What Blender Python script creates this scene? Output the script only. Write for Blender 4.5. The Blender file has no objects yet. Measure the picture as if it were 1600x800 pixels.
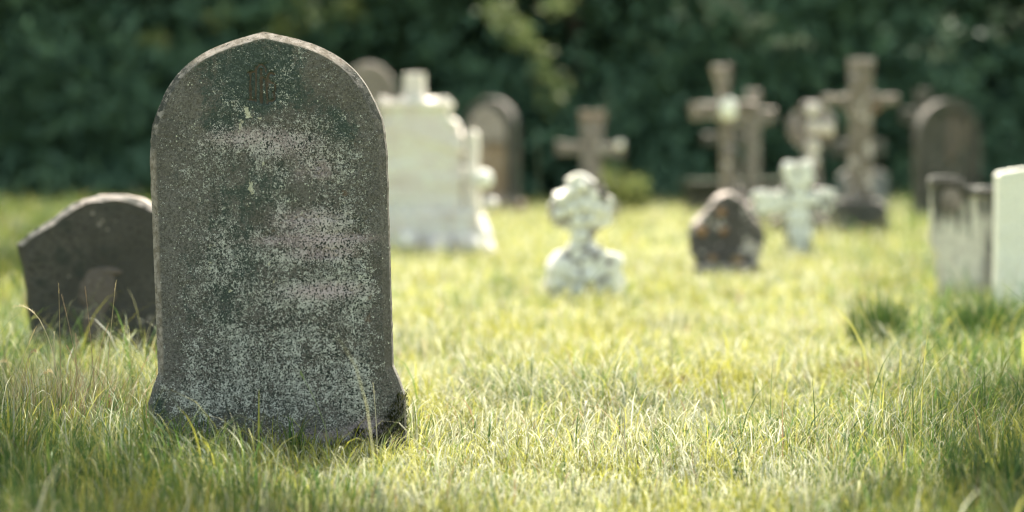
import bpy, bmesh, math, random
import numpy as np
from mathutils import Vector, Matrix, noise as mnoise

random.seed(7)
RNG = np.random.default_rng(11)
R = math.radians
S = bpy.context.scene
COL = S.collection

# ------------------------------------------------------------------ camera
H = 0.95                      # eye height, the photographer is crouching
LENS, SENSOR = 100.0, 36.0
F = 1600 * LENS / SENSOR      # focal length in photograph pixels
PITCH = math.atan((400 - 226) / F)
FOCUS = 8.71
cam_d = bpy.data.cameras.new("camera")
cam_d.lens = LENS; cam_d.sensor_width = SENSOR
cam_d.clip_start = 0.1; cam_d.clip_end = 1500
cam_d.dof.use_dof = True
cam_d.dof.focus_distance = FOCUS
cam_d.dof.aperture_fstop = 1.55
cam = bpy.data.objects.new("camera", cam_d); COL.objects.link(cam)
cam.location = (0, 0, H); cam.rotation_euler = (R(90) - PITCH, 0, 0)
S.camera = cam

# ------------------------------------------------------------------ light
SUN_EL, SUN_AZ = R(58), R(4)          # behind the stones, a touch to the right
SUN = Vector((math.sin(SUN_AZ) * math.cos(SUN_EL), math.cos(SUN_AZ) * math.cos(SUN_EL), math.sin(SUN_EL)))
world = bpy.data.worlds.new("World"); S.world = world; world.use_nodes = True
wn = world.node_tree; bgn = wn.nodes["Background"]
sky = wn.nodes.new("ShaderNodeTexSky"); sky.sky_type = 'NISHITA'; sky.sun_disc = False
sky.sun_elevation = SUN_EL; sky.sun_rotation = SUN_AZ
sky.air_density = 1.0; sky.dust_density = 3.0; sky.ozone_density = 0.6
tintn = wn.nodes.new("ShaderNodeMix"); tintn.data_type = 'RGBA'; tintn.blend_type = 'MULTIPLY'; tintn.inputs[0].default_value = 1
tintn.inputs[7].default_value = (1.10, .99, .73, 1)          # thin warm overcast between the clouds
wn.links.new(sky.outputs[0], tintn.inputs[6]); wn.links.new(tintn.outputs[2], bgn.inputs[0]); bgn.inputs[1].default_value = 0.15
sun_d = bpy.data.lights.new("sun", 'SUN'); sun_d.energy = 4.6; sun_d.angle = R(0.53); sun_d.color = (1, 0.955, 0.86)
sun_o = bpy.data.objects.new("sun", sun_d); COL.objects.link(sun_o)
sun_o.rotation_euler = SUN.to_track_quat('Z', 'Y').to_euler(); sun_o.location = (0, 20, 30)

S.view_settings.view_transform = 'Standard'; S.view_settings.look = 'None'
S.view_settings.exposure = 2.06; S.view_settings.gamma = 1.0
S.render.engine = 'CYCLES'
S.cycles.max_bounces = 7; S.cycles.diffuse_bounces = 4; S.cycles.glossy_bounces = 2
S.cycles.transmission_bounces = 4; S.cycles.transparent_max_bounces = 4
S.cycles.filter_width = 1.15; S.cycles.use_denoising = True; S.cycles.caustics_reflective = False; S.cycles.caustics_refractive = False
try: S.cycles.denoiser = 'OPENIMAGEDENOISE'
except Exception: pass

# ------------------------------------------------------------------ helpers
def smooth(a, b, x):
    t = np.clip((x - a) / (b - a), 0, 1); return t * t * (3 - 2 * t)

def hgt(x, y):
    """gentle lie of the turf (numpy or float)"""
    h = 0.022 * np.sin(x * 1.7 + 0.6 * np.sin(y * .9)) * np.sin(y * 1.25 + .4) + 0.012 * np.sin(x * 4.1 + 1.2) * np.sin(y * 3.3 + .7 * x)
    fade = np.clip(1 - (np.abs(x) - 14) / 8, 0, 1) * np.clip((y - 2) / 3, 0, 1) * np.clip((70 - y) / 10, 0, 1)
    return h * fade

def ray(px, py):
    dx, dy = (px - 800) / F, (400 - py) / F
    return Vector((dx, math.cos(PITCH) + dy * math.sin(PITCH), -math.sin(PITCH) + dy * math.cos(PITCH)))
def ground(px, py):
    d = ray(px, py); t = H / -d.z
    return Vector((d.x * t, d.y * t, 0))
def at_depth(px, py, Y):
    d = ray(px, py); t = Y / d.y
    return Vector((d.x * t, Y, H + d.z * t))

def tag(o, label=None, cat=None, group=None, kind=None):
    if label: o["label"] = label
    if cat: o["category"] = cat
    if group: o["group"] = group
    if kind: o["kind"] = kind
    return o
def thing(name, loc, label, cat, group=None, rot=(0, 0, 0)):
    o = bpy.data.objects.new(name, None); COL.objects.link(o); o.empty_display_size = .2
    o.location = loc; o.rotation_euler = rot
    return tag(o, label, cat, group)
def link(name, me, m, parent=None, smooth_=False):
    o = bpy.data.objects.new(name, me); COL.objects.link(o)
    if m: me.materials.append(m)
    if parent: o.parent = parent
    if smooth_: me.polygons.foreach_set("use_smooth", np.ones(len(me.polygons), dtype=bool))
    return o
def np_mesh(name, V, Q, cols=None):
    """mesh from an (n,3) vertex array and an (m,k) face array"""
    V = np.ascontiguousarray(V, dtype=np.float32); Q = np.ascontiguousarray(Q, dtype=np.int32)
    me = bpy.data.meshes.new(name); k = Q.shape[1]
    me.vertices.add(len(V)); me.vertices.foreach_set("co", V.ravel())
    me.loops.add(Q.size); me.loops.foreach_set("vertex_index", Q.ravel())
    me.polygons.add(len(Q)); me.polygons.foreach_set("loop_start", np.arange(0, Q.size, k, dtype=np.int32))
    me.update(calc_edges=True)
    for nm, c in (cols or {}).items():
        c = np.asarray(c, dtype=np.float32)
        if c.shape[1] == 3: c = np.concatenate([c, np.ones((len(c), 1), np.float32)], 1)
        a = me.attributes.new(nm, 'FLOAT_COLOR', 'POINT'); a.data.foreach_set("color", np.ascontiguousarray(c).ravel())
    return me

class NT:
    """short hand for building node trees"""
    def __init__(s, name):
        s.m = bpy.data.materials.new(name); s.m.use_nodes = True; s.t = s.m.node_tree; s.t.nodes.clear()
        s.out = s.new("ShaderNodeOutputMaterial")
    def new(s, k): return s.t.nodes.new(k)
    def L(s, a, b): s.t.links.new(a, b)
    def put(s, sock, v):
        if isinstance(v, bpy.types.NodeSocket): s.L(v, sock)
        elif isinstance(v, (tuple, list)):
            sock.default_value = (*v, 1.0) if len(v) == 3 and sock.type == 'RGBA' else v
        else: sock.default_value = v
    def obj(s, sc=(1, 1, 1), loc=(0, 0, 0)):
        c = s.new("ShaderNodeTexCoord"); mp = s.new("ShaderNodeMapping")
        mp.inputs["Scale"].default_value = sc; mp.inputs["Location"].default_value = loc
        s.L(c.outputs["Object"], mp.inputs["Vector"]); return mp.outputs[0]
    def noise(s, vec, scale, detail=3, rough=.55, dist=0.0):
        n = s.new("ShaderNodeTexNoise"); s.L(vec, n.inputs["Vector"])
        n.inputs["Scale"].default_value = scale; n.inputs["Detail"].default_value = detail
        n.inputs["Roughness"].default_value = rough; n.inputs["Distortion"].default_value = dist
        return n.outputs["Fac"]
    def voro(s, vec, scale, feat='F1', rnd=1.0):
        n = s.new("ShaderNodeTexVoronoi"); n.feature = feat; s.L(vec, n.inputs["Vector"])
        n.inputs["Scale"].default_value = scale; n.inputs["Randomness"].default_value = rnd
        return n.outputs["Distance"]
    def math(s, op, a, b=0.0, c=None, clamp=False):
        n = s.new("ShaderNodeMath"); n.operation = op; n.use_clamp = clamp
        s.put(n.inputs[0], a); s.put(n.inputs[1], b)
        if c is not None: s.put(n.inputs[2], c)
        return n.outputs[0]
    def step(s, x, a, b):
        """smooth step of x from a to b (a may exceed b)"""
        n = s.new("ShaderNodeMapRange"); n.interpolation_type = 'SMOOTHSTEP'; n.clamp = True
        s.put(n.inputs["Value"], x); s.put(n.inputs["From Min"], a); s.put(n.inputs["From Max"], b)
        return n.outputs["Result"]
    def mix(s, f, a, b):
        n = s.new("ShaderNodeMix"); n.data_type = 'RGBA'; n.clamp_factor = True
        s.put(n.inputs[0], f); s.put(n.inputs[6], a); s.put(n.inputs[7], b); return n.outputs[2]
    def attr(s, nm):
        n = s.new("ShaderNodeAttribute"); n.attribute_name = nm; return n
    def sep(s, c):
        n = s.new("ShaderNodeSeparateColor"); s.L(c, n.inputs[0]); return n.outputs
    def bump(s, h, st=.5, d=.01):
        n = s.new("ShaderNodeBump"); n.inputs["Strength"].default_value = st; n.inputs["Distance"].default_value = d
        s.L(h, n.inputs["Height"]); return n.outputs[0]
    def bsdf(s, col, rough=.9, spec=.25, normal=None):
        b = s.new("ShaderNodeBsdfPrincipled"); s.put(b.inputs["Base Color"], col); s.put(b.inputs["Roughness"], rough)
        b.inputs["Specular IOR Level"].default_value = spec
        if normal is not None: s.L(normal, b.inputs["Normal"])
        return b.outputs[0]
    def done(s, sh): s.L(sh, s.out.inputs["Surface"]); return s.m

# ------------------------------------------------------------------ materials
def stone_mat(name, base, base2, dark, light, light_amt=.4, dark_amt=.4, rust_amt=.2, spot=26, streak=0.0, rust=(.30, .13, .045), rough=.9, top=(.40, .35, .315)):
    """weathered gravestone: two tones of stone, dark algae, pale lichen discs, rusty lichen"""
    n = NT(name); v = n.obj((1, 1, 1)); vs = n.obj((1, 1, .28), (3, 1, 2))
    big = n.noise(v, 3.2, 4); med = n.noise(vs if streak else v, 9 if streak else 7, 5, .62)
    c = n.mix(n.step(big, .35, .65), base, base2)
    c = n.mix(n.step(n.noise(v, 60, 3), .45, .75), c, tuple(x * .72 for x in base))
    c = n.mix(n.step(med, .72 - .45 * dark_amt, .86 - .45 * dark_amt), c, dark)
    lich = n.noise(n.obj((1, 1, 1), (5, 3, 9)), 5.5, 3)
    cells = n.voro(n.obj((1, 1, 1), (1, 7, 3)), spot)
    f = n.step(n.math('ADD', n.math('MULTIPLY', lich, 1.3), n.math('MULTIPLY', cells, -.55)), .66 - .55 * light_amt, .76 - .55 * light_amt)
    f = n.math('MULTIPLY', f, n.step(n.noise(v, 110, 3, .6), .30, .46))
    c = n.mix(f, c, light)
    r = n.step(n.noise(n.obj((1, 1, 1), (11, 4, 1)), 8, 3, .6), .78 - .3 * rust_amt, .84 - .3 * rust_amt)
    c = n.mix(n.math('MULTIPLY', r, .8), c, rust)
    if top:  # upward faces tinted paler in place of sunlit top edges
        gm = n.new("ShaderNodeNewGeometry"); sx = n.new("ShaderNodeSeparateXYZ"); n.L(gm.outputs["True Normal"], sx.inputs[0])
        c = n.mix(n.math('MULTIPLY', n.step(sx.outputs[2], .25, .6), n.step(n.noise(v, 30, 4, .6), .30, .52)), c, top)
    b = n.math('ADD', n.math('MULTIPLY', n.noise(v, 90, 5, .65), .6), n.math('MULTIPLY', n.noise(v, 14, 4), 1.2))
    return n.done(n.bsdf(c, rough, .2, n.bump(b, .6, .012)))

def main_stone_mat():
    """lichened stone of the tall headstone; where each growth sits comes from the mesh's own attributes"""
    n = NT("lichened_stone"); v = n.obj()
    d, p, a = n.sep(n.attr("growth").outputs["Color"])[:3]
    cr, ru, cv = n.sep(n.attr("marks").outputs["Color"])[:3]
    e1, e2 = n.sep(n.attr("edge").outputs["Color"])[:2]
    big = n.noise(n.obj((1, 1, .6)), 7, 5, .6)
    fine = n.noise(v, 130, 4, .7)
    c = n.mix(n.step(big, .36, .64), (.100, .092, .080), (.146, .135, .121))
    c = n.mix(n.step(fine, .42, .66), c, (.062, .056, .046))
    c = n.mix(n.math('MULTIPLY', n.step(n.noise(n.obj((1, 1, 1), (8, 8, 8)), 210, 2, .6), .54, .66), .55), c, (.20, .185, .155))
    c = n.mix(n.math('MULTIPLY', n.step(p, .25, .8), .9), c, (.265, .212, .212))
    # dark green-black algae, streaky and grainy
    an = n.math('ADD', a, n.math('MULTIPLY', n.math('SUBTRACT', n.noise(n.obj((1, 1, .55), (2, 0, 5)), 34, 6, .68), .5), 1.5))
    an = n.math('ADD', an, n.math('MULTIPLY', n.math('SUBTRACT', n.noise(n.obj((1, 1, 1), (2, 5, 5)), 140, 3, .7), .5), 1.3))
    ac = n.mix(n.step(n.noise(n.obj((1, 1, 1), (6, 5, 5)), 170, 2, .6), .46, .66), (.030, .046, .039), (.085, .105, .090))
    c = n.mix(n.math('MULTIPLY', n.step(an, .22, .66), .92), c, ac)
    # crust lichen, two sizes of grain gathered into clumps
    clump = n.noise(n.obj((1, 1, 1), (1, 2, 3)), 26, 5, .62)
    dd = n.math('ADD', d, n.math('MULTIPLY', n.math('SUBTRACT', clump, .47), 1.1))
    dd = n.math('ADD', dd, n.math('MULTIPLY', n.math('SUBTRACT', n.noise(n.obj((1, 1, .7), (6, 2, 1)), 13, 4, .6), .52), 1.5), clamp=True)
    g1 = n.math('ADD', n.math('MULTIPLY', n.noise(n.obj((1, 1, 1), (7, 1, 2)), 120, 3, .66, .5), .46), n.math('MULTIPLY', n.noise(n.obj((1, 1, 1), (2, 1, 7)), 250, 2, .6), .54))
    th = n.math('MULTIPLY_ADD', dd, -.21, .600)
    f1 = n.step(g1, th, n.math('ADD', th, .05))
    lc = n.mix(n.step(n.noise(v, 75, 2), .38, .62), (.235, .235, .210), (.47, .465, .415))
    lc = n.mix(n.math('MULTIPLY', p, .85, clamp=True), lc, (.47, .385, .39))
    c = n.mix(n.math('MULTIPLY', f1, .93), c, lc)
    # little dark pits between the grains
    pits = n.noise(n.obj((1, 1, 1), (4, 9, 2)), 170, 2, .6)
    c = n.mix(n.math('MULTIPLY', n.step(pits, .53, .60), n.math('MULTIPLY_ADD', d, 1.0, .3, clamp=True)), c, (.024, .032, .027))
    # scattered round pale colonies
    vd = n.voro(n.obj((1, 1, 1), (3, 3, 3)), 62); pick = n.noise(n.obj((1, 1, 1), (3, 8, 3)), 26, 2)
    c = n.mix(n.math('MULTIPLY', n.step(vd, .20, .13), n.step(pick, .57, .62)), c, (.44, .44, .37))
    crn = n.math('ADD', cr, n.math('MULTIPLY', n.math('SUBTRACT', n.noise(v, 105, 4, .7), .5), 2.9))
    c = n.mix(n.math('MULTIPLY', n.step(crn, .66, .84), .9), c, n.mix(n.step(g1, .4, .6), (.36, .33, .23), (.55, .53, .41)))
    run = n.math('ADD', ru, n.math('MULTIPLY', n.math('SUBTRACT', n.noise(n.obj((1, 1, 1), (9, 9, 1)), 60, 4, .65), .5), 1.5))
    c = n.mix(n.math('MULTIPLY', n.step(run, .50, .72), .75), c, (.118, .080, .053))
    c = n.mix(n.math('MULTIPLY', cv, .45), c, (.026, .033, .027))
    ec = n.mix(n.step(n.noise(v, 40, 4, .65), .38, .62), (.17, .142, .108), (.33, .285, .245))
    ec = n.mix(n.step(n.noise(v, 120, 3, .6), .60, .68), ec, (.06, .055, .045))
    c = n.mix(n.math('MULTIPLY', e1, .9), c, ec)
    em = n.mix(n.step(n.noise(n.obj((1, 1, 1), (2, 6, 2)), 42, 4, .68), .46, .58), (.036, .039, .034), (.24, .215, .19))
    c = n.mix(n.math('MULTIPLY', e2, n.step(n.noise(n.obj(), 18, 4, .65), .36, .52)), c, em)
    h = n.math('ADD', n.math('MULTIPLY', f1, .5), n.math('MULTIPLY', n.noise(v, 190, 4, .7), .9))
    return n.done(n.bsdf(c, .92, .18, n.bump(h, .75, .005)))

def blade_mat(name, trans=.38, spec=.35, rough=.45):
    n = NT(name); col = n.attr("tint").outputs["Color"]
    b = n.bsdf(col, rough, spec)
    t = n.new("ShaderNodeBsdfTranslucent"); n.L(col, t.inputs["Color"])
    m = n.new("ShaderNodeMixShader"); m.inputs[0].default_value = trans
    n.L(b, m.inputs[1]); n.L(t.outputs[0], m.inputs[2])
    return n.done(m.outputs[0])

def turf_mat():
    n = NT("turf"); v = n.obj()
    c = n.mix(n.step(n.noise(v, 1.1, 4), .38, .62), (.17, .185, .065), (.27, .27, .14))
    c = n.mix(n.step(n.noise(v, 9, 5, .65), .35, .7), c, (.15, .17, .055))
    c = n.mix(n.step(n.noise(v, 35, 4), .52, .72), c, (.06, .06, .025))
    return n.done(n.bsdf(c, .95, .1, n.bump(n.noise(v, 40, 5, .7), .8, .03)))

def leaf_mat(name, c1, c2, trans=.3, tintf=.5):
    n = NT(name); v = n.obj()
    c = n.mix(n.step(n.noise(v, .8, 3), .35, .65), c1, c2)
    c = n.mix(n.math('MULTIPLY', n.step(n.attr("tint").outputs["Fac"], .2, 1.0), tintf), c, tuple(min(.17, x * 1.5) for x in c2))
    b = n.bsdf(c, .6, .2); t = n.new("ShaderNodeBsdfTranslucent"); n.L(c, t.inputs["Color"])
    m = n.new("ShaderNodeMixShader"); m.inputs[0].default_value = trans
    n.L(b, m.inputs[1]); n.L(t.outputs[0], m.inputs[2]); return n.done(m.outputs[0])

def bark_mat():
    n = NT("bark"); v = n.obj((1, 1, .3))
    c = n.mix(n.step(n.noise(v, 9, 5), .35, .65), (.05, .042, .032), (.12, .105, .08))
    return n.done(n.bsdf(c, .95, .1, n.bump(n.noise(v, 22, 5), .8, .03)))

M_BLADE = blade_mat("grass_blade", .44, .22, .55); M_DRY = blade_mat("dry_grass", .3, .3, .5)
M_TUFT = blade_mat("tuft_blade", .2, .2, .6); M_TURF = turf_mat(); M_BARK = bark_mat()
M_LEAF = leaf_mat("dark_leaf", (.078, .146, .088), (.082, .150, .090), .25, .2)
M_LEAF2 = leaf_mat("sunlit_leaf", (.075, .110, .040), (.105, .140, .050), .45)
M_LEAF3 = leaf_mat("grey_leaf", (.066, .098, .066), (.09, .12, .08), .35)

# ------------------------------------------------------------------ ground
def axis(lo, hi, step, far):
    a = list(np.arange(lo, hi + 1e-6, step)); d = step
    left, right = [lo], [hi]
    while right[-1] < far: d *= 1.6; right.append(right[-1] + d); left.append(left[-1] - d)
    return np.array(left[:0:-1] + a + right[1:])
gx, gy = axis(-10, 10, .16, 700), axis(3, 60, .2, 700)
GX, GY = np.meshgrid(gx, gy, indexing='ij'); GZ = hgt(GX, GY)
nx, ny = GX.shape
idx = np.arange(nx * ny).reshape(nx, ny)
Q = np.stack([idx[:-1, :-1], idx[1:, :-1], idx[1:, 1:], idx[:-1, 1:]], -1).reshape(-1, 4)
g = link("ground", np_mesh("ground", np.stack([GX, GY, GZ], -1).reshape(-1, 3), Q), M_TURF, None, True)
tag(g, kind="structure")

# ------------------------------------------------------------------ grass
def blades(x, y, L, w, bend, theta, col, z=None, seg=4, tipcol=None, curl=0.0):
    """curved tapering blades as one vertex / quad / colour set"""
    n = len(x); z = hgt(x, y) if z is None else z
    t = np.linspace(0, 1, seg + 1)[None, :]
    cx, sx = np.cos(theta)[:, None], np.sin(theta)[:, None]
    b = bend[:, None]; Lc = L[:, None]
    ang = b * (t ** 1.3) * 1.55
    # integrate the arc
    dt = 1.0 / seg; mid = b * (((np.arange(seg) + .5) / seg)[None, :] ** 1.3) * 1.55
    hz = np.concatenate([np.zeros((n, 1)), np.cumsum(np.sin(mid), 1) * dt], 1) * Lc
    vz = np.concatenate([np.zeros((n, 1)), np.cumsum(np.cos(mid), 1) * dt], 1) * Lc
    px = x[:, None] + cx * hz; py = y[:, None] + sx * hz; pz = z[:, None] + vz - .004
    tw = RNG.uniform(-.9, .9, n)[:, None] * t + RNG.uniform(-.5, .5, n)[:, None]
    wx, wy = -np.sin(theta[:, None] + tw), np.cos(theta[:, None] + tw)
    ww = (w[:, None] * .5) * np.clip(1.04 - t ** 1.6, .06, 1) * (0.65 + .35 * np.minimum(1, t * 4))
    A = np.stack([px + wx * ww, py + wy * ww, pz], -1); B = np.stack([px - wx * ww, py - wy * ww, pz], -1)
    V = np.stack([A, B], 2).reshape(-1, 3)
    base = (np.arange(n) * (seg + 1) * 2)[:, None] + (np.arange(seg) * 2)[None, :]
    Qd = np.stack([base, base + 1, base + 3, base + 2], -1).reshape(-1, 4)
    C = np.repeat(col, (seg + 1) * 2, axis=0)
    return V, Qd, C
def merge(parts):
    off = 0; Vs, Qs, Cs = [], [], []
    for V, q, C in parts: Vs.append(V); Qs.append(q + off); Cs.append(C); off += len(V)
    return np.concatenate(Vs), np.concatenate(Qs), np.concatenate(Cs)

GREEN = np.array([[.042, .088, .022], [.068, .122, .027], [.140, .180, .042], [.268, .266, .072], [.312, .312, .180], [.365, .372, .275], [.22, .15, .085]])
def tints(n, p, jit=.18):
    k = RNG.choice(len(GREEN), n, p=np.array(p) / sum(p))
    return np.clip(GREEN[k] * (1 + RNG.normal(0, jit, (n, 1))), .01, .6)
def vnoise(x, y, s, seed=0):
    """cheap smooth value noise"""
    r = np.random.default_rng(seed); T = r.random((64, 64))
    u, v = x * s, y * s; i, j = np.floor(u).astype(int), np.floor(v).astype(int); fu, fv = u - i, v - j
    fu = fu * fu * (3 - 2 * fu); fv = fv * fv * (3 - 2 * fv)
    g = lambda a, b: T[a % 64, b % 64]
    return (g(i, j) * (1 - fu) + g(i + 1, j) * fu) * (1 - fv) + (g(i, j + 1) * (1 - fu) + g(i + 1, j + 1) * fu) * fv

MAIN = Vector(((435 - 800) / F * FOCUS, FOCUS, 0))       # foot of the tall headstone
KEEP_OUT = [(MAIN.x - .39, MAIN.x + .39, MAIN.y - .05, MAIN.y + .12)]
def sward(y0, y1, dens, seg, wmul, lmul, seed):
    n = int((y1 - y0) * dens * ((800 / F) * (y0 + y1) + 2.4))
    y = RNG.uniform(y0, y1, n * 2); half = 800 / F * y + 1.2
    hm = 800 / F * y1 + 1.2
    x = RNG.uniform(-hm, hm, n * 2); ok = np.abs(x) < half
    cl = vnoise(x, y, 5.5, 3) * .6 + vnoise(x, y, 14, 5) * .4
    ok &= RNG.random(n * 2) < .35 + cl
    for a, b, c, d in KEEP_OUT: ok &= ~((x > a) & (x < b) & (y > c) & (y < d))
    x, y, cl = x[ok], y[ok], cl[ok]
    x, y, cl = x[:n], y[:n], cl[:n]; n = len(x)
    # longer and rougher at both edges, shade painted in as greener tints; pale matted middle
    fx = x / y * 8.7
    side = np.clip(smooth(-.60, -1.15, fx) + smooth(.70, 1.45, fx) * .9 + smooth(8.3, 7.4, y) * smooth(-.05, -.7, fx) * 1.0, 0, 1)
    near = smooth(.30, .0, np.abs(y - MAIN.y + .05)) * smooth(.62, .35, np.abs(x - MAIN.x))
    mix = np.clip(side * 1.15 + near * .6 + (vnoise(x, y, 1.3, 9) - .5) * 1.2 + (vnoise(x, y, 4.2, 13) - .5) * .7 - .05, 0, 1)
    mat_ = RNG.random(n) < .66                                   # matted blades lie over, the rest stand
    L = (RNG.gamma(6, .0165, n) * (.62 + .6 * cl) * (1 + .18 * side + .15 * near)) * lmul * np.where(mat_, 1.35, .95) * (.72 + .62 * vnoise(x, y, 2.3, 17) * vnoise(x, y, 6.1, 19) * 2)
    L = L * (.82 + .18 * side)
    L = L * (1 - .22 * smooth(.75, .45, np.abs(x - MAIN.x)) * smooth(-.75, -.35, y - MAIN.y) * smooth(.0, -.08, y - MAIN.y))
    L = np.where(RNG.random(n) < .04, L * 1.6, L) * (1 - .32 * smooth(8.3, 7.2, y)) * 1.1
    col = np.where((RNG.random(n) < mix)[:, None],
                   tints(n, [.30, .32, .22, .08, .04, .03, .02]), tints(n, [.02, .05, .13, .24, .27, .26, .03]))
    gold = (smooth(.48, .66, vnoise(x, y, 6.5, 27) * .6 + vnoise(x, y, 2.1, 28) * .4) * .75 > RNG.random(n)) & (RNG.random(n) > mix * .6)
    col = np.where(gold[:, None], np.array([.245, .245, .042]) * (1 + RNG.normal(0, .2, (n, 1))), col)
    wind = vnoise(x, y, 1.6, 21) * 6.28 * 1.4
    th = wind + RNG.normal(0, 1.6, n)
    bend = np.clip(np.where(mat_, RNG.normal(1.28, .28, n), RNG.normal(.62, .3, n)) - .22 * side, .06, 1.85)
    w = np.minimum(RNG.gamma(5, .00076, n), .0075) * wmul
    return blades(x, y, L, w, bend, th, col, seg=seg)
parts = [sward(6.2, 8.0, 4200, 5, 1.0, 1.0, 1), sward(8.0, 11.0, 4400, 5, 1.0, 1.0, 2), sward(11, 15, 1600, 4, 1.35, .9, 3),
         sward(15, 24, 560, 3, 2.2, .85, 4), sward(24, 47, 150, 2, 4.0, .9, 5)]
V, Qd, C = merge(parts)
print("grass verts", len(V))
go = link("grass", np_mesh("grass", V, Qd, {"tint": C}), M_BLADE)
tag(go, "short sunlit grass covering the churchyard", "grass", kind="stuff")

def tuft(name, px, py, label, cat, n, rad, L, p, group=None, w=(.003, .006), bend=(.15, .9), mat=None, zoff=0, lean=None):
    """a clump of longer blades that stands out from the sward"""
    c = ground(px, py)
    r = rad * np.sqrt(RNG.random(n)); a = RNG.uniform(0, 6.283, n)
    x, y = r * np.cos(a), r * np.sin(a) * .8
    th = np.where(r > .3 * rad, a, RNG.uniform(0, 6.283, n)) + RNG.normal(0, .5, n)
    if lean is not None: th = lean + RNG.normal(0, .7, n)
    V, q, C = blades(x, y, RNG.uniform(L[0], L[1], n) * (1 - .35 * r / rad), RNG.uniform(*w, n), RNG.uniform(*bend, n), th, tints(n, p) * (.95 if mat is M_TUFT else 1), z=hgt(x + c.x, y + c.y), seg=5)
    o = link(name, np_mesh(name, V, q, {"tint": C}), mat or M_BLADE)
    o.location = c
    return tag(o, label, cat, group)
TUFTG = [.62, .28, .10, 0, 0, 0, 0]; DKG = [.6, .3, .1, .02, 0, .02, 0]; MIDG = [.3, .3, .25, .1, .05, .03, 0]; DRYG = [.04, .08, .14, .16, .16, .22, .3]
tuft("grass_tuft", 1375, 548, "dark green grass tuft standing alone in the lit grass left of the pale stones", "grass tuft", 300, .14, (.17, .43), TUFTG, mat=M_TUFT, bend=(.05, .6), w=(.005, .010))
tuft("grass_tuft", 1535, 545, "wide dark grass tuft in front of the white slab at the right edge", "grass tuft", 460, .19, (.17, .40), TUFTG, mat=M_TUFT, bend=(.05, .6), w=(.005, .010))
tuft("grass_tuft", 1575, 800, "tall broad-bladed green tuft in the shady bottom right corner", "grass tuft", 210, .17, (.14, .36), TUFTG, w=(.005, .010), bend=(.1, .7), mat=M_TUFT)
tuft("grass_tuft", 455, 722, "green tuft of broad blades against the foot of the tall headstone", "grass tuft", 34, .04, (.10, .21), [.5, .3, .2, 0, 0, 0, 0], w=(.005, .009), bend=(.15, .8))
tuft("grass_tuft", 300, 722, "grass tuft rising against the left half of the tall headstone's foot", "grass tuft", 90, .14, (.08, .20), MIDG, w=(.004, .007))
tuft("grass_tuft", 590, 724, "pale arching grass tuft over the mossy corner of the tall headstone", "grass tuft", 80, .10, (.08, .17), [.05, .1, .2, .3, .2, .2, .05], w=(.003, .006), bend=(.5, 1.3))
tuft("grass_tuft", 655, 690, "thin green tuft just right of the tall headstone's foot", "grass tuft", 26, .05, (.12, .24), MIDG, w=(.003, .006), bend=(.2, .9))
tuft("dead_grass_clump", 1340, 600, "small brown clump of dead grass in front of the lone dark tuft", "dead grass", 420, .07, (.06, .12), [.02, .02, .0, .0, .02, .04, .9], mat=M_DRY)
tuft("dead_grass_clump", 1055, 622, "small brown clump of dead grass in the open middle of the lawn", "dead grass", 300, .06, (.06, .11), [.1, .1, .0, .0, .02, .05, .75], mat=M_DRY)
tuft("long_grass_clump", 20, 720, "dark greenish clump of long grass in the bottom left shade", "long grass", 420, .24, (.07, .18), MIDG, w=(.003, .0055), bend=(.25, 1.1))
tuft("long_grass_clump", 60, 690, "straw-coloured clump of long grass at the left edge of the picture", "long grass", 760, .28, (.14, .38), DRYG, w=(.002, .0045), bend=(.10, .85), mat=M_DRY)
tuft("long_grass_clump", 130, 668, "brownish clump of long grass in front of the low curved headstone", "long grass", 700, .22, (.14, .36), DRYG, w=(.002, .0045), bend=(.10, .85), mat=M_DRY)
tuft("long_grass_clump", 200, 640, "greenish clump of long grass beside the tall headstone's left edge", "long grass", 480, .15, (.08, .22), [.15, .2, .25, .2, .1, .08, .04], w=(.0025, .005), bend=(.2, 1.0))

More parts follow.
